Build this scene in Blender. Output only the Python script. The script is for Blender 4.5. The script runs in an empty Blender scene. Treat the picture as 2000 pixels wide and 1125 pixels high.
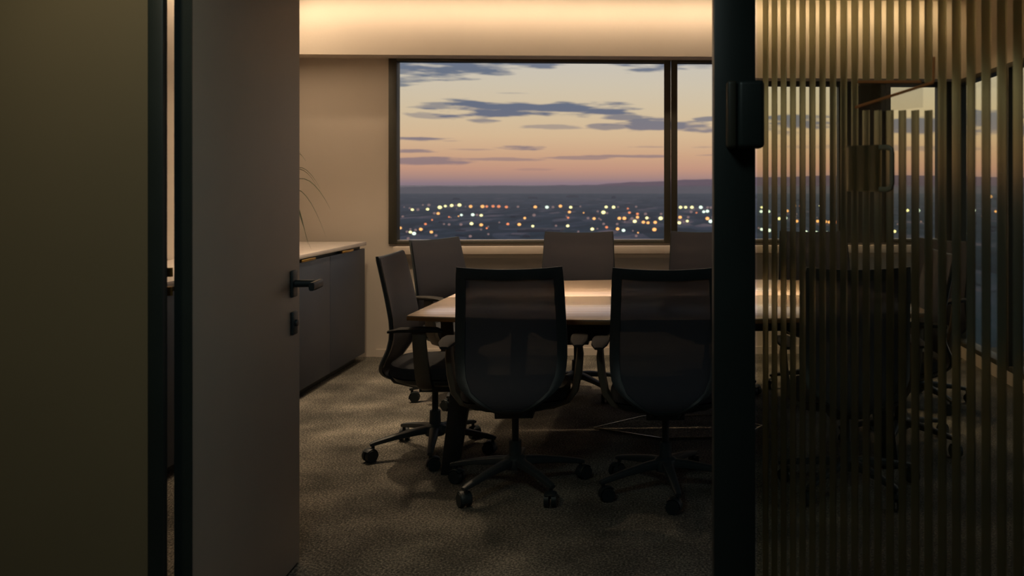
import bpy, bmesh, math, random
from mathutils import Vector, Matrix
random.seed(7)
sc = bpy.context.scene
COL = sc.collection
PI = math.pi

# ------------------------------------------------------------------ camera
TH = math.radians(2.5); F = 1800.0; CX = 1358.6; CY = 358.0; EYE = 1.37
cd = bpy.data.cameras.new('camera'); cam = bpy.data.objects.new('camera', cd); COL.objects.link(cam)
cam.location = (0, 0, EYE); cam.rotation_euler = (PI/2, 0, -TH)
cd.sensor_width = 36; cd.lens = 36*F/2000
cd.shift_x = (1000-CX)/2000; cd.shift_y = (CY-562.5)/2000
cd.clip_start = 0.05; cd.clip_end = 200000
cd.dof.use_dof = True; cd.dof.focus_distance = 4.4; cd.dof.aperture_fstop = 4.2
sc.camera = cam
CT, ST = math.cos(TH), math.sin(TH)
def W(px, d):                      # picture column + camera depth -> room x, y
    a = (px-CX)/F*d
    return (a*CT+d*ST, d*CT-a*ST)
def XatY(px, Y):
    r = (px-CX)/F
    return Y*(r*CT+ST)/(CT-r*ST)
def depth(X, Y): return X*ST+Y*CT

# ------------------------------------------------------------------ view + world
vs = sc.view_settings
vs.view_transform = 'Standard'; vs.look = 'None'; vs.exposure = 0.0; vs.gamma = 1; vs.use_curve_mapping = False
sc.cycles.use_denoising = True
sc.cycles.max_bounces = 12; sc.cycles.transparent_max_bounces = 24; sc.cycles.transmission_bounces = 10
sc.cycles.sample_clamp_indirect = 4

def lin(c):
    return tuple(((v/255)/12.92 if v/255 <= .04045 else ((v/255+.055)/1.055)**2.4) for v in c)

w = bpy.data.worlds.new('dusk_sky'); sc.world = w; w.use_nodes = True
nt = w.node_tree; nt.nodes.clear(); N = nt.nodes.new; L = nt.links.new
def math_n(op, a, b=None, c=None, clamp=False, tree=None):
    t = tree or nt
    n = t.nodes.new('ShaderNodeMath'); n.operation = op; n.use_clamp = clamp
    for i, v in enumerate((a, b, c)):
        if v is None: continue
        if isinstance(v, (int, float)): n.inputs[i].default_value = v
        else: t.links.new(v, n.inputs[i])
    return n.outputs[0]
def ramp_n(fac, stops, tree=None, interp='LINEAR'):
    t = tree or nt
    n = t.nodes.new('ShaderNodeValToRGB'); t.links.new(fac, n.inputs[0]); cr = n.color_ramp; cr.interpolation = interp
    while len(cr.elements) > 1: cr.elements.remove(cr.elements[-1])
    for i, (p, c) in enumerate(stops):
        e = cr.elements[0] if i == 0 else cr.elements.new(p)
        e.position = p; e.color = tuple(c)+(1,)
    return n.outputs[0]
tc = N('ShaderNodeTexCoord'); sx = N('ShaderNodeSeparateXYZ'); L(tc.outputs['Generated'], sx.inputs[0])
hx = math_n('MAXIMUM', sx.outputs[1], 0.02)
U = math_n('DIVIDE', sx.outputs[0], hx)            # tangent of azimuth from the window wall's normal
hyp = math_n('SQRT', math_n('ADD', math_n('MULTIPLY', sx.outputs[0], sx.outputs[0]), math_n('MULTIPLY', sx.outputs[1], sx.outputs[1])))
V = math_n('DIVIDE', sx.outputs[2], math_n('MAXIMUM', hyp, .001))   # tangent of elevation
# sky colours by elevation (tan 0 .. 0.5)
base = ramp_n(math_n('MULTIPLY', V, 2.0, clamp=True), [
    (0.0, lin((140,118,128))), (0.012, lin((168,132,126))), (0.03, lin((194,146,126))), (0.06, lin((206,162,132))),
    (0.10, lin((214,180,146))), (0.15, lin((212,188,158))), (0.21, lin((208,192,172))), (0.265, lin((202,192,182))),
    (0.45, lin((172,170,178))), (1.0, lin((136,136,150)))])
# clouds
mp = N('ShaderNodeCombineXYZ'); L(math_n('MULTIPLY', U, 5.0), mp.inputs[0]); L(math_n('MULTIPLY', V, 42.0), mp.inputs[1]); mp.inputs[2].default_value = 3.1
ns = N('ShaderNodeTexNoise'); ns.inputs['Scale'].default_value = 1.6; ns.inputs['Detail'].default_value = 6; ns.inputs['Roughness'].default_value = .55
L(mp.outputs[0], ns.inputs['Vector'])
ns2 = N('ShaderNodeTexNoise'); ns2.inputs['Scale'].default_value = 4.5; ns2.inputs['Detail'].default_value = 5
L(mp.outputs[0], ns2.inputs['Vector'])
wob = math_n('SUBTRACT', ns.outputs[0], .5); wob2 = math_n('SUBTRACT', ns2.outputs[0], .5)
def cloud(px, py, w_, h_, k=1.0):
    """a bank of cloud given by its direction, width and height as angles"""
    r = (px-CX)/F; u0 = (r*CT+ST)/(CT-r*ST); v0 = (CY-py)/F/math.sqrt(1+r*r)
    du = math_n('DIVIDE', math_n('SUBTRACT', U, u0), w_/F/2)
    dv = math_n('DIVIDE', math_n('SUBTRACT', V, v0), h_/F/2)
    r2 = math_n('ADD', math_n('MULTIPLY', du, du), math_n('MULTIPLY', dv, dv))
    q = math_n('SUBTRACT', 1.15, r2)
    q = math_n('ADD', q, math_n('MULTIPLY', wob, 5.0)); q = math_n('ADD', q, math_n('MULTIPLY', wob2, 4.0))
    m = math_n('MULTIPLY', q, 1.2, clamp=True)
    return math_n('MULTIPLY', m, k)
CL = [(850,124,300,58,.95),(790,128,130,70,.8),(940,134,150,30,.7),(1040,120,150,24,.9),(1270,124,200,36,.9),(1365,128,90,16,.4),
      (800,156,90,8,.5),(960,212,260,36,1),(1120,216,260,30,1),(870,206,150,18,.7),(860,226,110,10,.5),(945,237,70,9,.7),(1200,228,90,14,.8),
      (1190,248,90,12,.7),(1290,246,170,24,.9),(1370,250,100,22,.8),(1385,232,60,10,.8),(1080,248,110,10,.5),(1000,182,60,4,.3),
      (820,272,150,9,.9),(890,275,80,5,.6),(800,295,90,8,.8),(1015,289,110,11,.9),(930,292,110,4,.4),(1200,287,90,6,.75),(1265,287,80,4,.4),(1370,287,80,5,.4),
      (830,314,220,13,.85),(970,311,160,6,.6),(1120,308,160,6,.65),(1250,305,180,6,.75),(1390,303,70,5,.5),(1030,331,110,6,.3),
      (1560,240,300,34,.9),(1740,246,260,34,.9),(1930,232,260,40,.9),(1640,286,240,8,.5),(1850,290,300,9,.5),(2050,250,300,30,.8)]
tot = None
for c in CL:
    m = cloud(*c); tot = m if tot is None else math_n('MAXIMUM', tot, m)
ccol = ramp_n(math_n('MULTIPLY', V, 2.0, clamp=True), [(0.0, lin((140,112,118))), (0.06, lin((138,118,124))), (0.12, lin((112,110,126))), (0.2, lin((98,108,128))), (0.27, lin((98,106,128))), (1, lin((40,46,60)))])
mx = N('ShaderNodeMix'); mx.data_type = 'RGBA'
L(tot, mx.inputs['Factor']); L(base, mx.inputs['A']); L(ccol, mx.inputs['B'])
# beyond the photographed part the sky dims away from the afterglow
away = math_n('MULTIPLY_ADD', sx.outputs[1], .5, .5, clamp=True)
fin = N('ShaderNodeMix'); fin.data_type = 'RGBA'; L(math_n('SUBTRACT', 1.0, math_n('POWER', away, 1.2), clamp=True), fin.inputs['Factor'])
L(mx.outputs['Result'], fin.inputs['A']); fin.inputs['B'].default_value = (.085,.115,.145,1)
below = math_n('MULTIPLY', math_n('ADD', V, .012), 150, clamp=True)
f2 = N('ShaderNodeMix'); f2.data_type = 'RGBA'; L(below, f2.inputs['Factor']); f2.inputs['A'].default_value = (.05,.06,.08,1); L(fin.outputs['Result'], f2.inputs['B'])
bg = N('ShaderNodeBackground'); bg.inputs[1].default_value = 1.08; L(f2.outputs['Result'], bg.inputs[0])
wo = N('ShaderNodeOutputWorld'); L(bg.outputs[0], wo.inputs[0])

# ------------------------------------------------------------------ lamps and unseen fills (area lights under the ceilings; some have housings below)
WARM = (1.0, .74, .48)
def area(name, loc, size, power, col, rot=(0,0,0), spread=PI):
    l = bpy.data.lights.new(name, 'AREA'); l.shape = 'RECTANGLE'; l.size, l.size_y = size
    l.energy = power; l.color = col; l.spread = spread
    o = bpy.data.objects.new(name, l); o.location = loc; o.rotation_euler = rot; COL.objects.link(o); return o
P_COVE, P_LEFT, P_FILL, P_SPOT = 10, 14, 8, 26
area('cove_light', (-0.25, 6.95, 2.762), (5.0, .03), P_COVE, WARM, (math.radians(52), 0, 0), math.radians(140))
area('wall_washer_light', (-2.72, 5.85, 2.765), (.03, 2.2), P_LEFT, WARM)
DOWN = ((-1.85, 5.6, 13), (-1.2, 6.3, 7), (0.3, 6.3, 6), (1.8, 6.3, 3))
for x, y, p in DOWN:
    area('downlight_or_fill_light', (x, y, 2.775), (.09, .09), p, WARM, spread=math.radians(105))
TABLE_FILLS = ((-.62, 5.2), (.72, 5.2))  # unseen narrow lamps added to brighten the tabletop
for x, y in TABLE_FILLS:
    area('downlight_or_fill_light', (x, y, 2.775), (.07, .07), 6, WARM, spread=math.radians(46))
area('corridor_fill_light', (-.75, 1.15, 2.66), (.5, .5), P_FILL, (.8, 1, .95))  # unseen cool fill, added to lift the blacks
_sl = bpy.data.lights.new('corridor_spot_light', 'SPOT'); _sl.energy = P_SPOT; _sl.color = (1,.82,.5); _sl.spot_size = math.radians(64); _sl.spot_blend = 1; _sl.shadow_soft_size = .05
_so = bpy.data.objects.new('corridor_spot_light', _sl); _so.location = (-1.42, 1.85, 2.76); _so.rotation_euler = (math.radians(24), 0, 0); COL.objects.link(_so)

# ------------------------------------------------------------------ materials
def mat(name, col, rough=.6, metal=0, bump=None, var=None, spec=.5, coat=0, emit=None, estr=0):
    """col is sRGB 0-255; var=(scale, amount, stretch) mottles the colour; bump=(scale, strength)"""
    m = bpy.data.materials.new(name); m.use_nodes = True; t = m.node_tree
    b = t.nodes['Principled BSDF']; c = lin(col)
    b.inputs['Roughness'].default_value = rough; b.inputs['Metallic'].default_value = metal
    b.inputs['Specular IOR Level'].default_value = spec; b.inputs['Coat Weight'].default_value = coat
    tcn = t.nodes.new('ShaderNodeTexCoord'); mpn = t.nodes.new('ShaderNodeMapping'); t.links.new(tcn.outputs['Object'], mpn.inputs[0])
    n = t.nodes.new('ShaderNodeTexNoise'); t.links.new(mpn.outputs[0], n.inputs['Vector'])
    sc_, am = (var[0], var[1]) if var else (6, .06)
    if var and len(var) > 2: mpn.inputs['Scale'].default_value = var[2]
    n.inputs['Scale'].default_value = sc_; n.inputs['Detail'].default_value = 5
    lo = tuple(v*(1-am) for v in c); hi = tuple(min(1, v*(1+am)) for v in c)
    o = ramp_n(n.outputs[0], [(.3, lo), (.7, hi)], t); t.links.new(o, b.inputs['Base Color'])
    if bump:
        n2 = t.nodes.new('ShaderNodeTexNoise'); n2.inputs['Scale'].default_value = bump[0]; n2.inputs['Detail'].default_value = 4
        t.links.new(tcn.outputs['Object'], n2.inputs['Vector'])
        bp = t.nodes.new('ShaderNodeBump'); bp.inputs['Strength'].default_value = bump[1]; bp.inputs['Distance'].default_value = .01
        t.links.new(n2.outputs[0], bp.inputs['Height']); t.links.new(bp.outputs[0], b.inputs['Normal'])
    if emit: b.inputs['Emission Color'].default_value = tuple(lin(emit))+(1,); b.inputs['Emission Strength'].default_value = estr
    return m
M = {}
M['plaster'] = mat('warm_plaster', (204,193,180), .85, bump=(60,.05), var=(1.5,.04))
M['ceiling'] = mat('ceiling_paint', (190,182,170), .9)
M['hallwall'] = mat('corridor_paint', (118,106,82), .7, var=(1.2,.06))
M['door'] = mat('taupe_laminate', (176,166,152), .55, var=(3,.04))
M['black'] = mat('black_powder_coat', (36,44,43), .45, var=(8,.1))
M['frame'] = mat('window_frame_bronze', (58,56,46), .5)
M['framelight'] = mat('satin_aluminium', (190,184,180), .35, metal=.6)
M['sill'] = mat('sill_laminate', (206,192,178), .5)
M['slate'] = mat('slate_lacquer', (58,64,76), .55, var=(5,.04))
M['stone'] = mat('pale_stone_worktop', (214,204,196), .25, var=(9,.05))
M['brass'] = mat('brass_channel', (220,176,90), .25, metal=1)
M['plastic'] = mat('chair_black_plastic', (42,50,54), .5, var=(20,.1))
M['armmat'] = mat('chair_grey_plastic', (44,42,40), .7, spec=.2)
M['armloop'] = mat('chair_plastic_lit', (92,84,72), .45)  # arm uprights: their lit tone is put into the base colour
M['fabric'] = mat('seat_fabric', (40,42,46), .9, bump=(300,.3), var=(80,.2))
M['caster'] = mat('caster_rubber', (22,34,38), .5)
M['under'] = mat('table_black_steel', (26,30,32), .5)
M['steel'] = mat('polished_steel', (190,180,160), .2, metal=1)
M['pot'] = mat('grey_ceramic', (96,92,86), .5)
M['soil'] = mat('potting_soil', (40,30,22), .95, bump=(90,.6))
M['leaf'] = mat('leaf_green', (54,64,30), .5, var=(14,.3))
M['bronze'] = mat('dark_bronze', (118,106,82), .5)
M['copper'] = mat('copper_reflection', (214,140,84), .35, metal=.6)

def wood():
    m = bpy.data.materials.new('light_oak_veneer'); m.use_nodes = True; t = m.node_tree; b = t.nodes['Principled BSDF']
    tcn = t.nodes.new('ShaderNodeTexCoord'); mp_ = t.nodes.new('ShaderNodeMapping'); mp_.inputs['Scale'].default_value = (.6, 14, 14)
    t.links.new(tcn.outputs['Object'], mp_.inputs[0])
    n = t.nodes.new('ShaderNodeTexNoise'); n.inputs['Scale'].default_value = 2.2; n.inputs['Detail'].default_value = 7; n.inputs['Distortion'].default_value = .4
    t.links.new(mp_.outputs[0], n.inputs['Vector'])
    o = ramp_n(n.outputs[0], [(.3, lin((196,168,144))), (.5, lin((212,186,162))), (.7, lin((224,202,180)))], t)
    t.links.new(o, b.inputs['Base Color']); b.inputs['Roughness'].default_value = .25; b.inputs['Coat Weight'].default_value = 1; b.inputs['Coat Roughness'].default_value = .2
    return m
M['wood'] = wood()
M['woodedge'] = mat('oak_edge_band', (128,92,52), .5, var=(4,.2,(1,12,12)))

def carpet():
    m = bpy.data.materials.new('loop_pile_carpet'); m.use_nodes = True; t = m.node_tree; b = t.nodes['Principled BSDF']
    tcn = t.nodes.new('ShaderNodeTexCoord')
    n = t.nodes.new('ShaderNodeTexNoise'); n.inputs['Scale'].default_value = 110; n.inputs['Detail'].default_value = 5; n.inputs['Roughness'].default_value = .75
    n2 = t.nodes.new('ShaderNodeTexNoise'); n2.inputs['Scale'].default_value = 3; n2.inputs['Detail'].default_value = 5
    for q in (n, n2): t.links.new(tcn.outputs['Object'], q.inputs['Vector'])
    s = math_n('ADD', math_n('MULTIPLY', n.outputs[0], .75, tree=t), math_n('MULTIPLY', n2.outputs[0], .25, tree=t), tree=t)
    o = ramp_n(s, [(.38, lin((40,40,38))), (.5, lin((88,86,80))), (.62, lin((168,160,146)))], t)
    t.links.new(o, b.inputs['Base Color']); b.inputs['Roughness'].default_value = .95; b.inputs['Specular IOR Level'].default_value = .1
    bp = t.nodes.new('ShaderNodeBump'); bp.inputs['Strength'].default_value = .35; bp.inputs['Distance'].default_value = .006
    t.links.new(n.outputs[0], bp.inputs['Height']); t.links.new(bp.outputs[0], b.inputs['Normal'])
    return m
M['carpet'] = carpet()

def mesh_fabric():
    m = bpy.data.materials.new('woven_mesh_fabric'); m.use_nodes = True; t = m.node_tree; b = t.nodes['Principled BSDF']
    b.inputs['Base Color'].default_value = lin((68,69,78))+(1,); b.inputs['Roughness'].default_value = .8
    tr = t.nodes.new('ShaderNodeBsdfTransparent'); mix = t.nodes.new('ShaderNodeMixShader')
    tcn = t.nodes.new('ShaderNodeTexCoord'); n = t.nodes.new('ShaderNodeTexNoise'); n.inputs['Scale'].default_value = 7; n.inputs['Detail'].default_value = 3
    t.links.new(tcn.outputs['Object'], n.inputs['Vector'])
    fac = math_n('MULTIPLY_ADD', n.outputs[0], -.02, .87, tree=t)     # open area of the weave
    t.links.new(fac, mix.inputs[0]); t.links.new(tr.outputs[0], mix.inputs[1]); t.links.new(b.outputs[0], mix.inputs[2])
    t.links.new(mix.outputs[0], t.nodes['Material Output'].inputs[0])
    return m
M['mesh'] = mesh_fabric()

def pane_glass():
    m = bpy.data.materials.new('window_glass'); m.use_nodes = True; t = m.node_tree; t.nodes.remove(t.nodes['Principled BSDF'])
    tr = t.nodes.new('ShaderNodeBsdfTransparent'); tr.inputs[0].default_value = (.96,.98,.97,1)
    gl = t.nodes.new('ShaderNodeBsdfGlossy'); gl.inputs['Roughness'].default_value = .01
    fr = t.nodes.new('ShaderNodeFresnel'); fr.inputs[0].default_value = 1.2; mix = t.nodes.new('ShaderNodeMixShader')
    geo = t.nodes.new('ShaderNodeNewGeometry'); t.links.new(math_n('MULTIPLY', fr.outputs[0], math_n('SUBTRACT', 1.0, geo.outputs['Backfacing'], tree=t), tree=t), mix.inputs[0]); t.links.new(tr.outputs[0], mix.inputs[1]); t.links.new(gl.outputs[0], mix.inputs[2])
    t.links.new(mix.outputs[0], t.nodes['Material Output'].inputs[0]); return m
M['glass'] = pane_glass()

def rib_glass():
    m = bpy.data.materials.new('satin_rib_glass'); m.use_nodes = True; t = m.node_tree; t.nodes.remove(t.nodes['Principled BSDF'])
    tl = t.nodes.new('ShaderNodeBsdfTranslucent'); tl.inputs[0].default_value = lin((190,174,140))+(1,)
    df = t.nodes.new('ShaderNodeBsdfDiffuse'); df.inputs[0].default_value = lin((100,122,114))+(1,)
    rf = t.nodes.new('ShaderNodeBsdfRefraction'); rf.inputs['IOR'].default_value = 1.05; rf.inputs['Roughness'].default_value = .55; rf.inputs[0].default_value = lin((200,198,182))+(1,)
    m1 = t.nodes.new('ShaderNodeMixShader'); m1.inputs[0].default_value = .5; t.links.new(tl.outputs[0], m1.inputs[1]); t.links.new(df.outputs[0], m1.inputs[2])
    m2 = t.nodes.new('ShaderNodeMixShader'); m2.inputs[0].default_value = .85; t.links.new(m1.outputs[0], m2.inputs[1]); t.links.new(rf.outputs[0], m2.inputs[2])
    t.links.new(m2.outputs[0], t.nodes['Material Output'].inputs[0]); return m
M['rib'] = rib_glass()
def reed_clear():
    m = bpy.data.materials.new('tinted_clear_glass'); m.use_nodes = True; t = m.node_tree; t.nodes.remove(t.nodes['Principled BSDF'])
    tr = t.nodes.new('ShaderNodeBsdfTransparent'); tr.inputs[0].default_value = (.93,.92,.82,1)
    gl = t.nodes.new('ShaderNodeBsdfGlossy'); gl.inputs['Roughness'].default_value = .03
    fr = t.nodes.new('ShaderNodeFresnel'); fr.inputs[0].default_value = 1.45; mix = t.nodes.new('ShaderNodeMixShader')
    geo = t.nodes.new('ShaderNodeNewGeometry'); t.links.new(math_n('MULTIPLY', fr.outputs[0], math_n('SUBTRACT', 1.0, geo.outputs['Backfacing'], tree=t), tree=t), mix.inputs[0]); t.links.new(tr.outputs[0], mix.inputs[1]); t.links.new(gl.outputs[0], mix.inputs[2])
    t.links.new(mix.outputs[0], t.nodes['Material Output'].inputs[0]); return m
M['reed'] = reed_clear()
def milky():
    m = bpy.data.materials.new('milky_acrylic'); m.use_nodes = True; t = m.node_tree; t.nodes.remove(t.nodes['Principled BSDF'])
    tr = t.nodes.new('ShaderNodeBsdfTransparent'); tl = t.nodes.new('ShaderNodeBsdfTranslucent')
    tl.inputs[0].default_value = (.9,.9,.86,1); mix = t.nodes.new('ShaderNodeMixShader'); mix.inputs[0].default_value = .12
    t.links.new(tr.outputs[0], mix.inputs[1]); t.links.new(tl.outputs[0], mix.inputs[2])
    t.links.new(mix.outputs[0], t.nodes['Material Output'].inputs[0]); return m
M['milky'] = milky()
def smoked():
    m = bpy.data.materials.new('smoked_acrylic'); m.use_nodes = True; t = m.node_tree; t.nodes.remove(t.nodes['Principled BSDF'])
    tr = t.nodes.new('ShaderNodeBsdfTransparent'); tr.inputs[0].default_value = (.5,.46,.38,1); tl = t.nodes.new('ShaderNodeBsdfTranslucent')
    tl.inputs[0].default_value = (.7,.62,.48,1); mix = t.nodes.new('ShaderNodeMixShader'); mix.inputs[0].default_value = .6
    t.links.new(tr.outputs[0], mix.inputs[1]); t.links.new(tl.outputs[0], mix.inputs[2])
    t.links.new(mix.outputs[0], t.nodes['Material Output'].inputs[0]); return m
M['smoked'] = smoked()
def glow(name, col, s):
    m = bpy.data.materials.new(name); m.use_nodes = True; t = m.node_tree; t.nodes.remove(t.nodes['Principled BSDF'])
    e = t.nodes.new('ShaderNodeEmission'); e.inputs[0].default_value = lin(col)+(1,); e.inputs[1].default_value = s
    t.links.new(e.outputs[0], t.nodes['Material Output'].inputs[0]); return m

# ------------------------------------------------------------------ mesh helpers
class MB:
    def __init__(s): s.v = []; s.f = []; s.mi = []
    def add(s, vs_, fs, m=0):
        b = len(s.v); s.v += [tuple(p) for p in vs_]; s.f += [tuple(i+b for i in f) for f in fs]; s.mi += [m]*len(fs)
    def box(s, x0, x1, y0, y1, z0, z1, m=0):
        s.add([(x0,y0,z0),(x1,y0,z0),(x1,y1,z0),(x0,y1,z0),(x0,y0,z1),(x1,y0,z1),(x1,y1,z1),(x0,y1,z1)],
              [(0,3,2,1),(4,5,6,7),(0,1,5,4),(1,2,6,5),(2,3,7,6),(3,0,4,7)], m)
    def prism(s, pts, z0, z1, m=0):
        n = len(pts); v = [(x,y,z0) for x,y in pts]+[(x,y,z1) for x,y in pts]
        s.add(v, [tuple(range(n-1,-1,-1)), tuple(range(n,2*n))]+[(i,(i+1)%n,(i+1)%n+n,i+n) for i in range(n)], m)
    def loft(s, rings, cap=True, m=0, closed=False):
        n = len(rings[0]); v = [p for r in rings for p in r]; f = []
        for k in range(len(rings)-1 if not closed else len(rings)):
            k2 = (k+1) % len(rings)
            for i in range(n): f.append((k*n+i, k*n+(i+1)%n, k2*n+(i+1)%n, k2*n+i))
        if cap and not closed: f += [tuple(range(n-1,-1,-1)), tuple(range((len(rings)-1)*n, len(rings)*n))]
        s.add(v, f, m)
    def cyl(s, a, b, r0, r1=None, n=16, m=0):
        r1 = r0 if r1 is None else r1; a = Vector(a); b = Vector(b); d = (b-a).normalized()
        u = d.orthogonal().normalized(); v = d.cross(u)
        s.loft([[a+(u*math.cos(2*PI*i/n)+v*math.sin(2*PI*i/n))*r0 for i in range(n)], [b+(u*math.cos(2*PI*i/n)+v*math.sin(2*PI*i/n))*r1 for i in range(n)]], m=m)
    def sweep(s, pts, hw, ht, side, n=8, m=0, p=.6):
        """rounded-rectangle section along pts; side = sideways direction; hw/ht half sizes (number or list)"""
        side = Vector(side).normalized(); rings = []
        for k, q in enumerate(pts):
            q = Vector(q); a = Vector(pts[max(0,k-1)]); b = Vector(pts[min(len(pts)-1,k+1)]); d = (b-a).normalized()
            up = side.cross(d).normalized(); w_ = hw[k] if isinstance(hw, (list,tuple)) else hw; h_ = ht[k] if isinstance(ht, (list,tuple)) else ht
            r = []
            for i in range(n*2):
                t = 2*PI*i/(n*2); c, s_ = math.cos(t), math.sin(t)
                r.append(q + side*w_*math.copysign(abs(c)**p, c) + up*h_*math.copysign(abs(s_)**p, s_))
            rings.append(r)
        s.loft(rings, m=m)
    def lathe(s, prof, n=24, c=(0,0,0), m=0):
        s.loft([[(c[0]+r*math.cos(2*PI*i/n), c[1]+r*math.sin(2*PI*i/n), c[2]+z) for i in range(n)] for r, z in prof], m=m)
    def build(s, name, mats, parent=None, bevel=0, smooth=True, seg=2):
        me = bpy.data.meshes.new(name); me.from_pydata(s.v, [], s.f)
        for q in (mats if isinstance(mats, (list,tuple)) else [mats]): me.materials.append(q)
        for p, i in zip(me.polygons, s.mi): p.material_index = i
        bm = bmesh.new(); bm.from_mesh(me); bmesh.ops.recalc_face_normals(bm, faces=bm.faces)
        if bevel:
            ed = [e for e in bm.edges if len(e.link_faces) == 2 and e.calc_face_angle(0) > .6]
            bmesh.ops.bevel(bm, geom=ed, offset=bevel, segments=seg, profile=.5, affect='EDGES', clamp_overlap=True)
        bm.to_mesh(me); bm.free()
        if smooth:
            for p in me.polygons: p.use_smooth = True
            me.set_sharp_from_angle(angle=math.radians(38))
        o = bpy.data.objects.new(name, me); COL.objects.link(o)
        if parent: o.parent = parent
        return o
def box(name, m, x0, x1, y0, y1, z0, z1, parent=None, bevel=0):
    b = MB(); b.box(min(x0,x1), max(x0,x1), min(y0,y1), max(y0,y1), z0, z1); return b.build(name, m, parent, bevel)
def struct(o): o['kind'] = 'structure'; return o
def empty(name, loc=(0,0,0), rz=0):
    o = bpy.data.objects.new(name, None); o.location = loc; o.rotation_euler = (0,0,rz); o.empty_display_size = .1; COL.objects.link(o); return o
def tag(o, label, cat, group=None):
    o['label'] = label; o['category'] = cat
    if group: o['group'] = group
    return o
def copy_tree(o, parent=None):
    c = o.copy(); COL.objects.link(c); c.parent = parent
    for ch in o.children: copy_tree(ch, c)
    return c

# ------------------------------------------------------------------ the room shell
XL, XR, YW, YD, ZC = -2.86, 2.40, 7.38, 2.50, 2.80
Z_SILL, Z_HEAD = .92, 2.333
struct(box('floor', M['carpet'], -4.2, 3.0, -2.2, YW+.2, -.12, 0))
struct(box('ceiling', M['ceiling'], -4.2, 3.0, -2.2, YW+.2, ZC, ZC+.15))
struct(box('wall_left', M['plaster'], XL-.12, XL, YD+.0, YW+.2, 0, ZC))
w1a, w1b = XatY(760, YW), XatY(1310, YW)
p2a, p2b = XatY(1648, YW), XatY(1728, YW)
m3 = XatY(1434, YW)
back = MB()
back.box(XL, w1a, YW, YW+.2, 0, ZC)                       # pier left of the window
back.box(w1a, XR, YW, YW+.2, 0, Z_SILL-.03)               # under the windows
back.box(w1a, m3, YW, YW+.2, Z_HEAD+.035, ZC)
back.box(m3, XR, YW, YW+.2, 2.19, ZC)
struct(back.build('wall_back', M['plaster'], smooth=False))
struct(box('trim_7', M['frame'], p2a, p2b, YW-.01, YW+.2, Z_SILL-.03, 2.19))      # dark pier between the third and fourth window
# bulkhead above the windows, deeper over the right-hand bays
bk = MB(); bk.box(XL, m3, 7.15, YW, 2.354, ZC); bk.box(m3, XR, 7.15, YW, 2.19, ZC)
struct(bk.build('trim_1', M['plaster'], smooth=False))
struct(box('baseboard_back', M['plaster'], -2.2, XR, YW-.012, YW, 0, .06))

def window(name, x0, x1, zb, zt, y, mull_l=.045, mull_r=.045, head=.035):
    root = struct(empty(name, ((x0+x1)/2, y, zb)))
    cx = (x0+x1)/2
    def B(nm, m, a, b, c, d, e, f, bev=.003): return box(nm, m, a-cx, b-cx, c, d, e-zb, f-zb, root, bev)
    f = MB()
    for (a,b,e,g) in ((x0,x0+mull_l,zb-.0,zt+head), (x1-mull_r,x1,zb,zt+head), (x0+mull_l,x1-mull_r,zt,zt+head), (x0+mull_l,x1-mull_r,zb,zb+.02)):
        f.box(a-cx, b-cx, .0, .10, e-zb, g-zb)
    f.build('window_frame', M['frame'], root, .003)
    g = MB()
    g.box(x0+mull_l-cx, x1-mull_r-cx, .045, .055, .02, zt-zb); g.build('pane', M['glass'], root, smooth=False)
    s = MB(); s.box(x0+mull_l-cx, x1-mull_r-cx, .015, .075, .02, .032); s.build('glazing_bead', M['framelight'], root, .002)
    return root
XM0, XM1 = XatY(1297, YW), XatY(1323, YW)
win1 = window('window_1', w1a, (XM0+XM1)/2, Z_SILL-.03, Z_HEAD, YW-.02, mull_l=XatY(776,YW)-w1a, mull_r=(XM1-XM0)/2)
win2 = window('window_2', (XM0+XM1)/2+.003, m3, Z_SILL-.03, Z_HEAD, YW-.02, mull_l=(XM1-XM0)/2-.003, mull_r=.05)
win3 = window('window_3', m3, p2a, Z_SILL-.03, 2.155, YW-.02)
win4 = window('window_4', p2b, XatY(1842, YW), Z_SILL-.03, 2.155, YW-.02)
back2 = struct(box('trim_2', M['frame'], XatY(1842,YW), XR, YW-.03, YW+.2, 0, 2.19))
# sill board below the windows
sl = MB(); sl.box(w1a+.06, XatY(1835,YW), YW-.11, YW-.02, Z_SILL-.105, Z_SILL-.045)
struct(sl.build('trim_3', M['sill'], bevel=.004))
# right wall: low kerb, posts, tall glazing down to the floor
struct(box('wall_right', M['plaster'], XR, XR+.15, YD, YW+.2, 0, .09))
struct(box('trim_4', M['plaster'], XR, XR+.15, YD, YW+.2, 2.19, ZC))
ys = [2.5, 3.75, 5.0, 6.2, 7.33]
for k in range(4):
    r = struct(empty('window_%d' % (5+k), (XR+.05, (ys[k]+ys[k+1])/2, .09)))
    hy = (ys[k+1]-ys[k])/2
    f = MB(); f.box(-.05,.05,-hy,-hy+.03,0,2.10); f.box(-.05,.05,hy-.03,hy,0,2.10); f.box(-.05,.05,-hy+.03,hy-.03,0,.035); f.box(-.05,.05,-hy+.03,hy-.03,2.065,2.10)
    f.build('window_frame', M['frame'], r, .003)
    g = MB(); g.box(-.005,.005,-hy+.03,hy-.03,.035,2.065); g.build('pane', M['glass'], r, smooth=False)
# partition between corridor and room, corridor walls
xj = XatY(290, 2.5)
struct(box('wall_front', M['hallwall'], -4.2, xj-.002, YD, YD+.07, 0, ZC))
struct(box('wall_partition', M['hallwall'], 1.55, 3.0, YD, YD+.12, 0, ZC))
struct(box('trim_5', M['hallwall'], xj, 1.55, YD+.01, YD+.12, 2.32, ZC))
struct(box('wall_corridor_left', M['hallwall'], -2.75, -2.63, -2.2, YD, 0, ZC))
struct(box('wall_corridor_right', M['hallwall'], 1.6, 1.72, -2.2, YD, 0, ZC))
struct(box('wall_corridor_back', M['hallwall'], -2.75, 1.72, -2.2, -2.08, 0, ZC))

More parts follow.
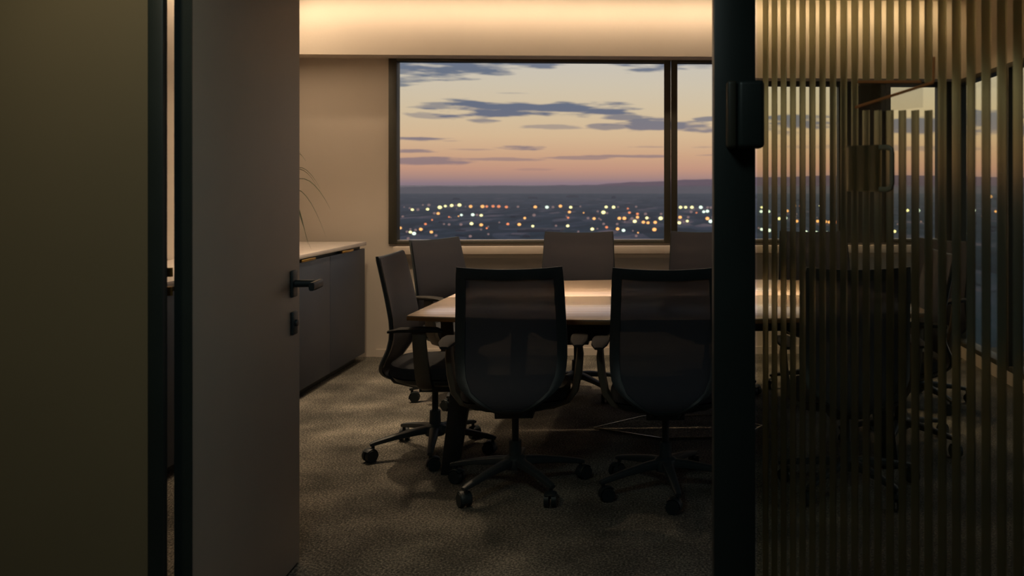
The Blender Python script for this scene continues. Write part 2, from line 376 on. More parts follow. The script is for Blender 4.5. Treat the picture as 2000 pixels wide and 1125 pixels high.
# ------------------------------------------------------------------ door frame (left jamb) and taupe door leaf, standing open
x0 = XatY(288, 2.487); x1 = XatY(328, 2.51)
dj = MB(); dj.box(x0, x1, 2.485, 2.51, 0, 2.32); dj.box(x0, 1.55, 2.47, 2.63, 2.32, 2.38)
struct(dj.build('trim_6', M['black'], bevel=.004))
H = Vector(W(375, 2.5)+(0,)); Fr = Vector(W(585.5, 3.335)+(0,))
dirv = (Fr-H).normalized(); ang = math.atan2(dirv.y, dirv.x); LEN = (Fr-H).length
door1 = struct(empty('door_1', H, ang))           # local +X runs along the leaf, -Y is the face towards the room and camera
TK = H.x - W(341.5, 2.5)[0]
b = MB(); b.box(0.004, LEN, 0, TK, .006, 2.30); b.build('door_leaf', M['door'], door1, .003)
b = MB(); b.box(0, .004, .0, TK, .006, 2.30); e_ = b.build('edge_strip', M['black'], door1); e_['label'] = 'black edge strip on the hinge side of the door'
hz = EYE-(554-CY)*3.26/F
b = MB(); b.prism([(-.014,-.045),(.014,-.045),(.014,.045),(-.014,.045)], 0, .01)
def door_plate(nm, x, z, hw, hh, t):
    q = MB(); q.box(x-hw, x+hw, -t, 0, z-hh, z+hh); return q.build(nm, M['plastic'], door1, .006)
handle = door_plate('door_handle', LEN-.075, hz, .026, .048, .011)
q = MB(); q.cyl((LEN-.075,-.008,hz), (LEN-.075,-.09,hz), .013)
q.sweep([(LEN-.060,-.092,hz),(LEN-.10,-.096,hz),(LEN-.14,-.097,hz-.001),(LEN-.165,-.095,hz-.002)], .0145, [.010,.010,.010,.010], (0,0,1))
q.build('lever', M['plastic'], handle)
lock = door_plate('lock_plate', LEN-.072, EYE-(631-CY)*3.26/F, .024, .042, .011)
q = MB(); zl = EYE-(631-CY)*3.26/F; q.cyl((LEN-.072,-.010,zl), (LEN-.072,-.018,zl), .012); q.build('key_cylinder', M['plastic'], lock, .002)
for z in (EYE-(531-CY)*2.5/F, EYE-(568-CY)*2.5/F):
    q = MB(); q.cyl((-.004,TK+.009,z-.012), (-.004,TK+.009,z+.012), .007); h_ = q.build('hinge', M['brass'], door1); h_['label'] = 'small brass hinge knuckle'

# ------------------------------------------------------------------ right: door post, ribbed glass leaf opened towards the corridor
A0, A1 = W(1393, 2.5), W(1474, 2.5)
door2 = struct(empty('door_2', (A0[0], 2.5, 0)))
q = MB(); q.box(0, A1[0]-A0[0], -.03, .05, 0, 2.32); q.build('door_post', M['black'], door2, .004)
# the glass leaf: pitch 39 mm, a clear groove between two satin ribs
d0, a0, dd, da = 2.49, .1992, -.03254, .02144
def G(n): a = a0+da*n; d = d0+dd*n; return Vector((a*CT+d*ST, d*CT-a*ST, 0))
g0 = G(-1.2); g1 = G(24.0); gd = (g1-g0).normalized(); gn = Vector((-gd.y, gd.x, 0))
if gn.y > 0: gn = -gn                                # towards the camera
pitch = (G(1)-G(0)).length
O2 = Vector((A0[0], 2.5, 0))
clear = MB(); ribs = MB()
def gp(n, off): p = G(n)+gn*off-O2; return (p.x, p.y)
clear.prism([gp(-1.4,.0), gp(24.3,.0), gp(24.3,-.006), gp(-1.4,-.006)], .03, 2.28)
for n in range(-1, 24):
    c = n+.32; hw = .285
    pts = [gp(c-hw, -.0065), gp(c+hw, -.0065), gp(c+hw*.9, -.010), gp(c+hw*.5, -.013), gp(c, -.014), gp(c-hw*.5, -.013), gp(c-hw*.9, -.010)]
    def n_of(px): return ((px-CX)/F*d0-a0)/(da-(px-CX)/F*dd)
    if n_of(1674) < c+.26 and c-.26 < n_of(1808):      # satin ribs stop short behind the plate that stands in for a reflection
        dm = d0+dd*c; ribs.prism(pts, .03, EYE-(215-CY)*dm/F); ribs.prism(pts, EYE-(160-CY)*dm/F, 2.28)
    else: ribs.prism(pts, .03, 2.28)
gl_ = clear.build('glass_leaf', M['reed'], door2, smooth=False)
ribs.build('ribs', M['rib'], gl_)
def plate(nm, m, px0, px1, py0, py1, off, th, bev=.002, par=None):
    """flat plate lying on the glass leaf, located by the sight lines of its edges"""
    def n_at(px): return ((px-CX)/F*d0-a0)/(da-(px-CX)/F*dd)
    n0_, n1_ = n_at(px0), n_at(px1); dm = d0+dd*(n0_+n1_)/2
    q = MB(); q.prism([gp(n0_,off), gp(n1_,off), gp(n1_,off+th), gp(n0_,off+th)], EYE-(py1-CY)*dm/F, EYE-(py0-CY)*dm/F)
    return q.build(nm, m, par or door2, bev)
xa, xb, xc = W(1421, 2.40)[0]-A0[0], W(1442, 2.40)[0]-A0[0], W(1494, 2.41)[0]-A0[0]
za, zb = EYE-(289-CY)*2.41/F, EYE-(156-CY)*2.41/F
q = MB(); q.box(xb, xc, -.10, -.028, za, zb); lk = q.build('lock_case', M['black'], door2, .012, seg=4)
q = MB(); q.box(xa, xb-.001, -.092, -.028, za, zb); q.build('lock_case_left_face', M['frame'], lk, .009, seg=4)['label'] = 'lighter left face of the lock case'  # left face of the lock case, in a lighter colour
hp = plate('handle_shape_plate', M['rib'], 1658, 1722, 284, 374, .001, .008, .003)  # handle-like plate and loop, put on the glass as solid pieces
def npt(px, py, off):
    n_ = ((px-CX)/F*d0-a0)/(da-(px-CX)/F*dd); p = gp(n_, off); dm = d0+dd*n_; return (p[0], p[1], EYE-(py-CY)*dm/F)
q = MB(); q.sweep([npt(1722,288,.006), npt(1738,288,.006), npt(1745,292,.006), npt(1746,300,.006), npt(1746,358,.006), npt(1744,367,.006), npt(1737,370,.006), npt(1722,370,.006)], .004, .006, gn)
q.build('handle_shape', M['bronze'], hp)
sg = plate('reflection_plate', M['milky'], 1723, 1804, 161, 214, .001, .004, .001)  # pale plate and tab stand in for a reflection in the glass
plate('reflection_tab', M['reed'], 1681, 1723, 161, 204, .001, .004, .001, sg)
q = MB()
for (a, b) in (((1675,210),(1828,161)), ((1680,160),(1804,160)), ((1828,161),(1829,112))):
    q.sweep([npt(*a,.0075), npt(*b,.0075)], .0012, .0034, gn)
q.build('reflection_lines', M['copper'], sg)['label'] = 'thin copper strips standing in for a reflected line of light'  # reflected light line built as copper-coloured strips
q = MB(); q.prism([gp(24.3,.012), gp(26.5,.012), gp(26.5,-.03), gp(24.3,-.03)], 0, 2.32); q.build('closing_stile', M['black'], door2, .004)
q = MB(); q.prism([gp(-1.4,.01), gp(24.3,.01), gp(24.3,-.02), gp(-1.4,-.02)], 0.005, .03); q.prism([gp(-1.4,.01), gp(24.3,.01), gp(24.3,-.02), gp(-1.4,-.02)], 2.28, 2.32); q.build('rail', M['black'], door2, .002)

# ------------------------------------------------------------------ lamp housings
led = glow('warm_led', (255,226,190), 2.2)
cv = tag(empty('cove_lamp', (-.25, 6.98, 2.79)), 'long warm led strip tucked along the top of the bulkhead', 'lamp')
q = MB(); q.box(-2.5, 2.5, -.04, .06, .0, .009); q.build('housing', M['framelight'], cv)
q = MB(); q.box(-2.3, 2.3, .01, .035, -.006, .0); q.build('diffuser', led, cv)
for k, (x, y) in enumerate(((-1.85,5.6), (-1.2,6.3), (.3,6.3), (1.8,6.3), (-1.42,1.85), (-.62,5.2), (.72,5.2))):
    dl = struct(empty('ceiling_downlight_or_fill', (x, y, 2.8)))  # final pair of rings sits at the added table fills
    q = MB(); q.lathe([(.075,0),(.08,-.004),(.075,-.012),(.06,-.012),(.055,-.002)], 24); q.build('trim_ring', M['framelight'], dl)

# ------------------------------------------------------------------ conference table
tbl = tag(empty('conference_table', (.08, 5.15, 0)), 'long oak conference table with thin edge and splayed black legs amid the mesh chairs', 'table')
TZ = .74; TT = .024
def tab_outline():
    nl, nr, fl, fr = (-1.265,-.70), (1.27,-.70), (-1.195,.72), (1.20,.72)
    near = [(nl[0]+(nr[0]-nl[0])*t, -.70-.195*(1-(2*t-1)**2)) for t in [i/20 for i in range(21)]]
    far = [(fr[0]+(fl[0]-fr[0])*t, .72+.18*(1-(2*t-1)**2)) for t in [i/20 for i in range(21)]]
    return near, far
near, far = tab_outline(); mid = 0.01; gap = .0018
def slab(o_, nm, name2):
    q = MB(); q.prism(o_, TZ-.006, TZ); a = q.build(nm, M['wood'], tbl, .0015)
    q = MB(); q.prism(o_, TZ-TT, TZ-.0062); q.build(name2, M['woodedge'], a, .001); return a
def xs(side, y): t = (y+.70)/1.42; return (-1.265+.07*t) if side < 0 else (1.27-.07*t)
slab(near+[(xs(1,mid-gap), mid-gap), (xs(-1,mid-gap), mid-gap)], 'tabletop_panel', 'edge_band')
slab([(xs(-1,mid+gap), mid+gap), (xs(1,mid+gap), mid+gap)]+far, 'tabletop_panel', 'edge_band')
q = MB()
for y in (-.70, .56): q.box(-.96, .96, y-.02, y+.02, TZ-TT-.06, TZ-TT)
for x in (-.86, 0, .86): q.box(x-.02, x+.02, -.70, .56, TZ-TT-.055, TZ-TT)
q.build('support_frame', M['under'], tbl, .004)
for sx_ in (-1, 1):
    for sy in (-1, 1):
        q = MB(); tp = Vector((sx_*(.96 if sy < 0 else .90), -.705 if sy < 0 else .56, TZ-TT-.005)); bt = Vector((sx_*(1.05 if sy < 0 else .94), -.75 if sy < 0 else .60, 0))
        r = []
        for t in (0, .08, .5, 1):
            p = tp.lerp(bt, t); hx_, hy_ = (.055-.017*t), (.034-.006*t)
            r.append([p+Vector((hx_*a, hy_*b_, 0)) for a, b_ in ((-1,-1),(1,-1),(1,1),(-1,1))])
        q.loft(r); q.build('leg', M['under'], tbl, .004)
fp = tag(empty('floor_plate', (.1, 5.17, 0)), 'flat carpeted service plate with thin steel rim on carpet under the table', 'floor plate')
pts = [(-.075,-.235),(.36,-.235),(.50,-.01),(.22,.23),(-.175,.23),(-.443,-.01)]
q = MB(); q.prism(pts, .0005, .006); q.build('plate', M['carpet'], fp)
q = MB(); n_ = len(pts)
for i in range(n_):
    a, b_ = pts[i], pts[(i+1)%n_]; q.sweep([(a[0],a[1],.008),(b_[0],b_[1],.008)], .003, .003, (0,0,1), n=4)
q.build('steel_rim', M['steel'], fp)

# ------------------------------------------------------------------ mesh office chair (faces +Y)
PROF = [ # z, y, half width
 (1.015,-.222,.222),(.985,-.214,.2255),(.95,-.206,.228),(.88,-.190,.231),(.82,-.177,.234),(.76,-.165,.237),(.71,-.156,.239),(.66,-.151,.240),(.61,-.155,.240),
 (.565,-.166,.236),(.53,-.181,.230),(.50,-.195,.214),(.47,-.207,.184),(.44,-.212,.146),(.415,-.206,.108),(.395,-.193,.072),(.380,-.175,.040)]
def prof(z):
    for (z1_,y1_,w1_), (z2_,y2_,w2_) in zip(PROF, PROF[1:]):
        if z2_ <= z <= z1_:
            t = (z1_-z)/(z1_-z2_); return y1_+(y2_-y1_)*t, w1_+(w2_-w1_)*t
    return (PROF[0][1], PROF[0][2]) if z > 1 else (PROF[-1][1], PROF[-1][2])
def surf(x, z):
    y, w_ = prof(z); return Vector((x, y-.030*(1-min(1,(x/.24)**2)), z))
def make_chair():
    root = empty('office_chair')
    zs = [p[0] for p in PROF]
    outer, inner = [], []
    FW, FT = .043, .050
    zi = lambda z: (zs[-1]+.022) + (z-zs[-1])/(zs[0]-zs[-1])*((zs[0]-FT)-(zs[-1]+.022))
    for z in zs:                                     # right side, top to bottom
        outer.append((prof(z)[1], z)); z2 = zi(z); inner.append((max(.02, prof(z2)[1]-FW*(1 if z2 > .5 else .75)), z2))
    nb = 6
    bo = [(outer[-1][0]*(1-2*(i+1)/(nb+1)), outer[-1][1]-.004) for i in range(nb)]
    bi = [(inner[-1][0]*(1-2*(i+1)/(nb+1)), inner[-1][1]) for i in range(nb)]
    lo = [(-x, z) for x, z in reversed(outer)]; li = [(-x, z) for x, z in reversed(inner)]
    nt_ = 9
    to = [(-outer[0][0]+2*outer[0][0]*(i+1)/(nt_+1), outer[0][1]-.010*(1-((2*(i+1)/(nt_+1)-1)**2))) for i in range(nt_)]
    ti = [(-inner[0][0]+2*inner[0][0]*(i+1)/(nt_+1), inner[0][1]-.008*(1-((2*(i+1)/(nt_+1)-1)**2))) for i in range(nt_)]
    O_ = outer+bo+lo+to; I_ = inner+bi+li+ti
    rings = []
    for (xo, zo), (xi, zi_) in zip(O_, I_):
        a = surf(xo, zo); b = surf(xi, zi_); t = Vector((0,.011,0)); m_ = (a+b)/2
        rings.append([a-t*.6, m_-t*1.15, b-t*.7, b+t*.5, m_+t*.9, a+t*.6])
    q = MB(); q.loft(rings, closed=True); q.build('back_frame', M['plastic'], root)
    q = MB(); nu = 10; grid = []
    for k, (xi, z2) in enumerate(inner):
        grid.append([surf(xi*1.03*(2*u/nu-1), z2+.000) for u in range(nu+1)])
    v = [p for r in grid for p in r]; f = []
    for k in range(len(grid)-1):
        for u in range(nu): f.append((k*(nu+1)+u, k*(nu+1)+u+1, (k+1)*(nu+1)+u+1, (k+1)*(nu+1)+u))
    q.add(v, f)
    v = []; f = []; n2_ = 12
    for z in zs:                                     # the weave is pulled over the front of the frame
        w_ = prof(z)[1]*.975
        for u in range(n2_+1):
            x = w_*(2*u/n2_-1); zz = z-(.010*(1-(2*u/n2_-1)**2) if z > 1.0 else 0)-.004*(z > 1.0)
            p = surf(x, zz); v.append(p+Vector((0,.0135,0)))
    for k in range(len(zs)-1):
        for u in range(n2_): f.append((k*(n2_+1)+u, k*(n2_+1)+u+1, (k+1)*(n2_+1)+u+1, (k+1)*(n2_+1)+u))
    q.add(v, f); q.build('mesh_backrest', M['mesh'], root)
    # seat cushion
    def outline(sc_, z, y0=-.20, y1=.255, hw=.245):
        r = []; cy = (y0+y1)/2; hy = (y1-y0)/2
        for i in range(36):
            t = 2*PI*i/36; c, s_ = math.cos(t), math.sin(t); p = .5
            x = hw*sc_*math.copysign(abs(c)**p, c); y = cy+hy*sc_*math.copysign(abs(s_)**p, s_)
            x *= 1-.10*max(0, -(y-cy)/hy)
            r.append((x, y, z-(.03*max(0,(y-.13)/.12)**2)+.012*max(0,(-y-.1)/.1)))
        return r
    q = MB(); q.loft([outline(.90,.412), outline(.985,.420), outline(1.0,.436), outline(.995,.455), outline(.965,.470), outline(.86,.478), outline(.45,.474), outline(.05,.472)]); q.build('seat', M['fabric'], root)
    q = MB(); q.loft([outline(.30,.352), outline(.62,.366), outline(.90,.392), outline(.955,.411)]); q.build('seat_shell', M['plastic'], root)
    # spine from the back frame forward to the mechanism
    q = MB(); q.sweep([(0,-.205,.44),(0,-.215,.405),(0,-.19,.378),(0,-.10,.362),(0,.02,.358)], [.05,.055,.06,.07,.07], [.012,.016,.018,.022,.022], (1,0,0))
    q.box(-.085,.085,-.06,.10,.325,.362); q.build('tilt_mechanism', M['plastic'], root, .005)
    # arms
    for s in (-1, 1):
        q = MB()
        q.sweep([(s*.07,.0,.362),(s*.17,.0,.368),(s*.235,.005,.392),(s*.268,.005,.440),(s*.283,.0,.52),(s*.290,-.005,.60),(s*.288,-.008,.655)],
                [.022,.030,.036,.038,.036,.034,.034], [.014,.014,.015,.017,.018,.017,.012], (0,1,0), n=6)
        a = q.build('armrest', M['armloop'], root)
        q = MB(); q.sweep([(s*.287,-.155,.660),(s*.287,-.10,.669),(s*.287,.0,.671),(s*.287,.07,.669),(s*.285,.105,.661)], [.018,.036,.040,.038,.022], [.006,.011,.012,.011,.006], (1,0,0))
        q.build('arm_pad', M['armmat'], a)
    q = MB(); q.cyl((0,0,.10), (0,0,.215), .030, .027); q.cyl((0,0,.215), (0,0,.345), .0155); q.build('gas_column', M['plastic'], root)
    q = MB(); q.lathe([(.02,.085),(.048,.092),(.055,.115),(.048,.14),(.034,.15),(.02,.15)], 20); q.build('hub', M['plastic'], root)
    for k in range(5):
        q = MB(); q.sweep([(.03,0,.122),(.10,0,.118),(.20,0,.105),(.295,0,.088),(.318,0,.082)], [.026,.023,.019,.016,.012], [.020,.018,.014,.011,.008], (0,1,0), n=6)
        lg = q.build('base_leg', M['plastic'], root); lg.rotation_euler = (0,0,2*PI*k/5)
        q = MB(); q.cyl((.303,0,.085), (.303,0,.045), .008, n=8)
        sw = .4+k*1.3; cx_, cy_ = .303+.018*math.cos(sw), .018*math.sin(sw); ax = Vector((-math.sin(sw), math.cos(sw), 0)); c = Vector((cx_, cy_, .031))
        for sg_ in (-1, 1): q.cyl(c+ax*sg_*.006, c+ax*sg_*.026, .031, .029, n=20)
        n_ = 10; rr = []
        for j in range(n_+1):
            t = -.25+ (PI*.85)*j/n_; e = Vector((math.cos(sw), math.sin(sw), 0))
            p = c - e*math.cos(t)*.034 + Vector((0,0,math.sin(t)*.034)); rr.append(p)
        q.sweep(rr, .022, .003, ax, n=4)
        q.build('caster', M['caster'], lg)
    return root
proto = make_chair()
def ang_to(dx, dy): return math.atan2(-dx, dy)       # rotation so that local +Y points to (dx,dy)
CH = [
 # x, y, facing, base spin, scale, label
 (-.630, 4.18, (-.045,1), .35, 1.0, 'dark mesh office chair seen from behind, left arm by table leg'),
 (.045, 4.12, (.01,1), 1.1, 1.0, 'dark mesh office chair seen from behind, its right side against the black door post'),
 (.86, 4.10, (0,1), .2, 1.0, 'mesh office chair seen from behind through the ribbed glass door'),
 (-1.12, 4.745, (1,0), 207*PI/180-PI/2+PI/2, 1.0, 'mesh office chair seen side on at the table end nearest the credenza'),
 (-1.23, 5.92, (.87,-.49), .9, 1.0, 'mesh office chair angled at the far left table corner before the window'),
 (-.515, 6.03, (0,-1), .4, 1.03, 'mesh office chair facing the camera below the middle of the large window'),
 (.335, 6.03, (0,-1), 1.0, 1.03, 'mesh office chair facing the camera below the window mullion beside the door post'),
 (1.08, 6.05, (0,-1), 1.6, 1.03, 'mesh office chair facing the camera on the window side, seen through ribbed glass'),
 (1.28, 4.78, (-1,.0), .5, 1.0, 'mesh office chair at the right end of the table, nearer one, seen through ribbed glass'),
 (1.64, 5.66, (-.87,-.49), 1.3, 1.0, 'mesh office chair angled at the far right table corner, seen through ribbed glass'),
]
for i, (x, y, fdir, spin, s, lab) in enumerate(CH):
    o = proto if i == 0 else copy_tree(proto)
    rz = ang_to(*fdir); o.location = (x, y, 0); o.rotation_euler = (0,0,rz); o.scale = (s,s,s)
    k = 0
    for ch in o.children:
        if ch.name.startswith('base_leg'):
            ch.rotation_euler = (0,0,spin-rz+2*PI*k/5); k += 1
    tag(o, lab, 'chair', 'mesh office chairs around the conference table')

# ------------------------------------------------------------------ credenza along the left wall
cr = tag(empty('credenza', (-2.54, 5.70, 0)), 'low slate grey credenza with pale stone top against the left wall', 'cabinet')
CW = .62; y0, y1 = -1.52, 1.52
q = MB(); q.box(-.30, .275, y0+.004, y1-.004, .06, .845); q.build('body', M['slate'], cr, .003)
q = MB(); q.box(-.28, .235, y0+.03, y1-.03, 0, .06); q.build('plinth', M['black'], cr)
q = MB(); q.box(-.315, .312, y0, y1, .892, .920); q.build('worktop', M['stone'], cr, .003)
q = MB(); q.box(-.28, .265, y0+.01, y1-.01, .845, .892); q.build('recess', M['black'], cr)
for k in range(4):
    a = y0+.76*k
    q = MB(); q.box(.277, .300, a+.003, a+.757, .062, .868)
    d_ = q.build('cabinet_door', M['slate'], cr, .003)
    q = MB(); q.box(.268, .304, a+.24, a+.48, .868, .884); q.build('pull_rail', M['brass'], d_, .001)
# plant on the credenza
PX, PY = -2.60, 6.22
pl = tag(empty('potted_plant', (PX, PY, .92)), 'grassy potted plant with arching narrow leaves on credenza, half hidden by door', 'plant')
q = MB(); q.lathe([(.055,0),(.062,.004),(.082,.13),(.084,.135),(.074,.135),(.070,.11),(.01,.108)], 28); q.build('pot', M['pot'], pl)
q = MB(); q.lathe([(.071,.110),(.05,.116),(.01,.119)], 20); q.build('soil', M['soil'], pl)
def leaf(az, R, h, droop, wid):
    q = MB(); pts = []; n = 14; e = Vector((math.cos(az), math.sin(az), 0)); sd = Vector((-math.sin(az), math.cos(az), 0))
    for i in range(n+1):
        t = i/n; r = .01+1.08*R*(t**1.15); z = .115+h*math.sin(min(1,t*1.0)*PI*.62)/.93*(1) - droop*max(0,t-.45)**1.6
        pts.append(e*r+Vector((0,0,max(z,.012))))
    v = []; f = []
    for i, p in enumerate(pts):
        t = i/n; w_ = 1.6*wid*(.55+.9*t)*(1-t**2.2)+.0004
        v += [p-sd*w_+Vector((0,0,w_*.5)), p, p+sd*w_+Vector((0,0,w_*.5)), p-Vector((0,0,.001))]
    for i in range(n):
        a = i*4; b_ = a+4
        f += [(a,a+1,b_+1,b_), (a+1,a+2,b_+2,b_+1), (a+2,a+3,b_+3,b_+2), (a+3,a,b_,b_+3)]
    q.add(v, f); q.build('leaf', M['leaf'], pl)
for (az, R, h, dr, wd) in ((-.1,.42,.40,.62,.006),(.15,.36,.34,.95,.0065),(-.35,.33,.36,1.1,.006),(.05,.28,.30,1.15,.006),(-.6,.36,.42,.5,.006),(.5,.30,.44,.3,.006),
                           (-.2,.28,.52,.10,.006),(.0,.34,.46,.42,.005),(1.2,.2,.44,.5,.006),(1.9,.2,.4,.8,.006),(2.6,.18,.42,.6,.006),(3.2,.2,.45,.7,.006),(-1.0,.28,.45,.7,.006),
                           (-1.5,.3,.4,.9,.006),(-2.0,.26,.46,.6,.006),(-2.6,.2,.48,.6,.006),(.8,.26,.38,1.0,.006),(.3,.22,.55,.1,.005)):
    leaf(az, R, h, dr, wd)

# ------------------------------------------------------------------ the plain and the city far below
GZ = -100.0
def ground_mat():
    m = bpy.data.materials.new('city_plain'); m.use_nodes = True; t = m.node_tree; b = t.nodes['Principled BSDF']
    tcn = t.nodes.new('ShaderNodeTexCoord'); mp_ = t.nodes.new('ShaderNodeMapping'); t.links.new(tcn.outputs['Object'], mp_.inputs[0]); mp_.inputs['Scale'].default_value = (1/110,1/420,1)
    n = t.nodes.new('ShaderNodeTexNoise'); n.inputs['Scale'].default_value = 1.0; n.inputs['Detail'].default_value = 8; n.inputs['Roughness'].default_value = .62
    t.links.new(mp_.outputs[0], n.inputs['Vector'])
    vo = t.nodes.new('ShaderNodeTexVoronoi'); vo.inputs['Scale'].default_value = 2.6; vo.inputs['Randomness'].default_value = .9; t.links.new(mp_.outputs[0], vo.inputs['Vector'])
    s = math_n('ADD', math_n('MULTIPLY', n.outputs[0], .62, tree=t), math_n('MULTIPLY', vo.outputs['Color'], .38, tree=t), tree=t)
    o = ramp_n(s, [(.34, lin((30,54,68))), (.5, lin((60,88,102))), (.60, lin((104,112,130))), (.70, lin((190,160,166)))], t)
    t.links.new(o, b.inputs['Base Color']); b.inputs['Roughness'].default_value = .9; b.inputs['Specular IOR Level'].default_value = .1
    return m
q = MB(); q.box(-60000, 60000, 30, 10500, GZ-50, GZ); struct(q.build('ground', ground_mat(), smooth=False))
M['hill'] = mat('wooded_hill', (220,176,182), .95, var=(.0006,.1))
def ridge(pts, Y, dz, name, depth_=4000):
    q = MB(); n = len(pts); v = []
    for k, (yy, hk) in enumerate(((Y,0),(Y+depth_*.35,.75),(Y+depth_*.6,1),(Y+depth_,.3),(Y+depth_*1.3,0))):
        for (x, z) in pts: v.append((x, yy, GZ-5+(z-GZ+5)*hk))
    f = [(k*n+i, k*n+i+1, (k+1)*n+i+1, (k+1)*n+i) for k in range(4) for i in range(n-1)]
    q.add(v, f); return struct(q.build(name, M['hill']))
def ridge_pts(tab, Y):
    out = []
    for i in range(len(tab)-1):
        (xa, ya), (xb, yb) = tab[i], tab[i+1]
        for j in range(8):
            t = j/8; px = xa+(xb-xa)*t; py = ya+(yb-ya)*t + .8*math.sin(px*.05)+.5*math.sin(px*.13+1)
            X = XatY(px, Y); out.append((X, EYE+(CY-py)/F*depth(X, Y)))
    return out
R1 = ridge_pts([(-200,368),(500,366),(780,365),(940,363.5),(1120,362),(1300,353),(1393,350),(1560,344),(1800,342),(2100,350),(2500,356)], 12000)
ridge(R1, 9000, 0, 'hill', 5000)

lampcols = {'y': ('pale_yellow_glow', (255,236,170)), 'o': ('orange_glow', (255,176,104)), 'r': ('amber_red_glow', (250,140,92)), 'w': ('cool_white_glow', (226,240,226)), 'm': ('dim_mauve_glow', (190,150,150))}
names = {'y': 'pale yellow', 'o': 'orange', 'r': 'deep amber', 'w': 'cool white', 'm': 'dim mauve'}
EM = {k: glow(v[0], v[1], {'y':2.4,'o':2.1,'r':1.6,'w':2.2,'m':.6}[k]) for k, v in lampcols.items()}
M['mast'] = mat('lamp_mast', (60,60,64), .7)
protoL = {}
for k in EM:
    bm = bmesh.new(); bmesh.ops.create_icosphere(bm, subdivisions=2, radius=1.0)
    me = bpy.data.meshes.new('city_light'); bm.to_mesh(me); bm.free()
    for p in me.polygons: p.use_smooth = True
    me.materials.append(EM[k]); protoL[k] = me
LT = []   # (px, py, kind, size px)
for (x, y, k, s) in ((275,300,'y',4.2),(340,300,'m',4.5),(400,245,'m',3),(470,245,'m',4.5),(455,295,'y',4.5),(600,272,'y',6),(665,258,'y',4),(705,265,'y',6),(740,250,'y',5),(790,248,'m',3),(832,245,'y',5.5),
    (965,262,'o',5),(1000,262,'o',4.5),(1105,262,'o',5.5),(1130,268,'r',4),(1155,262,'r',4),(1230,260,'r',4.5),(1298,262,'r',5),(1388,268,'r',4.5),(1525,265,'m',4),(1730,268,'o',5),(1750,270,'m',4),
    (1868,270,'w',5),(1940,270,'m',4),(535,342,'m',4),(580,345,'o',4.5),(855,363,'w',3.8),(990,360,'w',5),(1040,362,'m',4),(1090,367,'y',4.5),(1120,367,'m',3),(1605,400,'o',4),(1715,365,'m',5),
    (430,470,'r',3.5),(710,475,'m',4),(850,475,'m',4.5),(975,465,'y',5),(982,495,'m',3.5),(1090,480,'o',5),(1405,470,'r',4),(1540,475,'o',5),(1700,495,'y',4),(1975,490,'m',3.5),(130,517,'o',4.5),(210,560,'m',3.5),
    (252,565,'y',4.5),(313,540,'m',4),(295,582,'w',5.5),(375,532,'o',5),(500,565,'o',4.5),(555,605,'m',4),(960,615,'m',4.5),(225,640,'m',4),(650,470,'m',3),(160,380,'m',3.5)):
    LT.append((760+x/6.06, 360+y/6.06, k, s))
for (x, y, k, s) in ((88,258,'o',5),(10,270,'m',4),(210,272,'y',4.5),(240,272,'w',4),(195,328,'o',4.5),(180,395,'r',3.2),(530,320,'m',3.5),(597,332,'y',6),(630,268,'y',4.5),(717,270,'y',5),(770,268,'m',3),(985,265,'m',3.5),
    (640,340,'m',3.5),(905,335,'r',4),(1000,350,'r',4),(1095,350,'m',4.5),(1280,350,'m',4),(415,400,'m',4),(487,405,'o',4.5),(545,405,'m',3),(785,402,'o',5),(845,402,'o',5.5),(870,402,'r',3.5),(935,405,'m',5),(1000,390,'o',4.5),(1112,398,'y',4.5),
    (1275,402,'y',6),(968,438,'y',5.5),(1000,448,'r',4),(1070,448,'o',4.8),(1125,455,'o',4.5),(1158,455,'o',4.8),(1210,450,'o',5),(1250,455,'o',5),(1232,488,'o',5.5),(1200,535,'o',6),(35,490,'m',4),(175,492,'y',4.5),(600,468,'m',4),
    (465,530,'y',5),(760,470,'m',4),(635,508,'r',4),(765,528,'o',5),(835,545,'w',5),(860,562,'m',4.5),(985,610,'m',4),(300,560,'m',3),(1510,272,'y',5),(1540,272,'y',5),(1570,272,'y',4.5),(1600,275,'o',4),(1645,272,'y',5),(1680,272,'y',5),
    (1750,272,'w',5.5),(1830,275,'m',4),(1870,275,'m',4),(1635,325,'m',4.5),(1785,325,'w',4.5),(1828,318,'w',5),(1505,390,'o',5),(1495,455,'y',5),(1510,480,'o',4.5),(1600,390,'m',4),(1590,435,'y',4),(1548,445,'m',3),(1828,405,'o',5.5),(1868,438,'w',6),(1890,390,'m',3.5)):
    LT.append((1080+x/6.06, 360+y/6.06, k, s))
for (x, y, k, s) in ((1488,405,'y',4),(1487,413,'w',5),(1501,413,'w',5),(1538,412,'o',4),(1522,427,'y',5),(1535,426,'w',4),(1556,432,'o',5),(1597,432,'o',5),(1612,433,'o',5),(1620,434,'o',5),(1634,434,'r',6),(1655,440,'o',5),
    (1488,448,'w',5),(1502,450,'w',6),(1574,453,'w',5),(1594,454,'w',5),(1615,455,'w',5),(1772,411,'y',5),(1793,411,'w',6),(1747,452,'y',5),(1764,452,'o',4),(1882,411,'y',5),(1902,411,'w',5),(1934,384,'o',6),(1945,413,'o',4),(1963,435,'o',5),(1853,445,'o',5),(1877,459,'o',4)):
    LT.append((x, y, k, s))
for i in range(140):
    px = random.uniform(560, 2150); py = random.choice((402,404,410,418,424,432,440,448,455))+random.uniform(-3,3)
    if 770 < px < 1393 and random.random() < .35: continue
    LT.append((px, py, random.choice('mmmmmorry'), random.uniform(1.8,3.4)))
KEPT = []
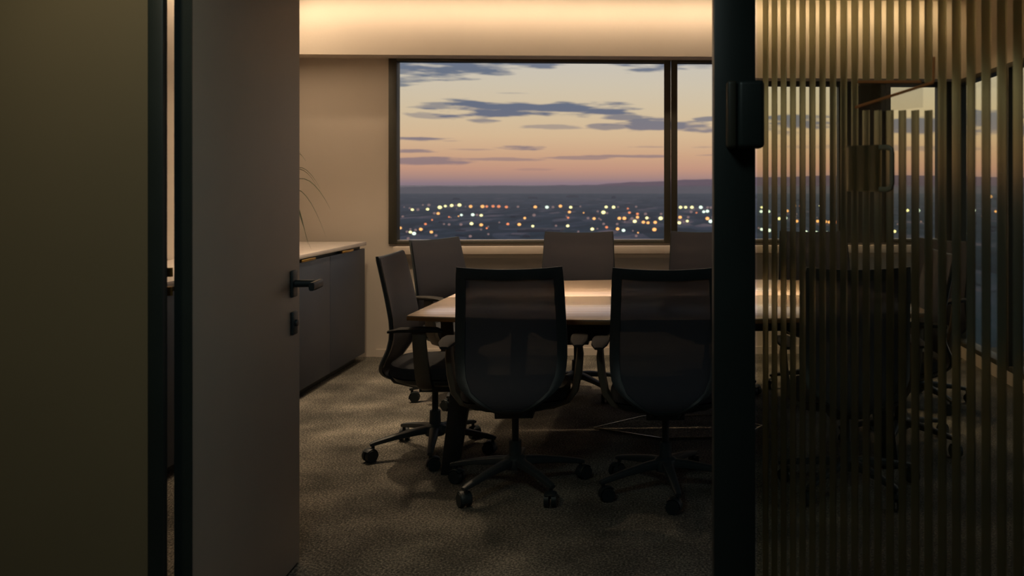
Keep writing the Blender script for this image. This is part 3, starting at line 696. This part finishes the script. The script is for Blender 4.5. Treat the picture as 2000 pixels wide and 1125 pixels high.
for (px, py, k, s) in LT:
    if any(math.hypot(px-a, (py-b_)) < (s+c_)*.70 for a, b_, c_ in KEPT): continue
    KEPT.append((px, py, s))
    top = 9.0; dist = (EYE-(GZ+top))*F/(py-CY)
    X, Y = W(px, dist); r = s*.70*dist/F
    o = bpy.data.objects.new('city_light', protoL[k]); o.location = (X, Y, GZ+top); o.scale = (r, r, r*.8); COL.objects.link(o)
    tag(o, names[k]+' light glowing among many on the dark city plain beyond the windows', 'city light', names[k]+' lights of the distant city')
# distant low buildings
M['bld'] = [mat('far_building_a', (96,98,112), .9), mat('far_building_b', (128,116,124), .9), mat('far_building_c', (70,82,92), .9)]
def building(px, py, wpx, hpx, m, dratio=.6):
    dist = (EYE-GZ)*F/(py-CY); X, Y = W(px, dist); w_ = wpx*dist/F; h = hpx*dist/F
    q = MB(); q.box(-w_/2, w_/2, 0, w_*dratio, 0, h); q.box(-w_*.3, w_*.1, w_*.1, w_*dratio*.6, h, h*1.35); q.box(w_*.2, w_*.3, w_*.1, w_*.2, h, h*1.25)
    o = q.build('distant_building', m, smooth=False); o.location = (X, Y, GZ); return o
HZ = bpy.data.materials.new('evening_haze'); HZ.use_nodes = True; t = HZ.node_tree; t.nodes.clear()
sv = t.nodes.new('ShaderNodeVolumeScatter'); sv.inputs['Color'].default_value = (.92,.80,.93,1); sv.inputs['Density'].default_value = 1.7e-4
om = t.nodes.new('ShaderNodeOutputMaterial'); t.links.new(sv.outputs[0], om.inputs['Volume'])
q = MB(); q.box(-40000, 40000, 400, 12500, GZ-20, -20); hz_ = q.build('haze', HZ, smooth=False); hz_['kind'] = 'stuff'
tag(hz_, 'thin evening haze lying over the city plain up to the hills', 'haze')
tag(building(1052, 453, 84, 4, M['bld'][1], 1.0), 'long pale roofed building on the plain just above the middle far chair', 'building')
tag(building(1118, 386, 24, 4, M['bld'][1]), 'wide pale building far off under the horizon above the middle far chair', 'building')
tag(building(1040, 388, 18, 3, M['bld'][1]), 'small pale building far off, left of the wide pale one below the horizon', 'building')
BK = [(1052,453),(1015,453),(1090,453),(1118,386),(1040,388)]
for i in range(60):
    py = random.uniform(385, 466); px = random.uniform(760, 2050)
    if any(abs(px-a) < 34 and abs(py-b_) < 6 for a, b_ in BK): continue
    BK.append((px, py))
    o = building(px, py, random.uniform(8,22), random.uniform(1.5,4.0), random.choice(M['bld']))
    tag(o, 'blurred low building on the dusky plain beyond the windows', 'building', 'low buildings of the distant city')
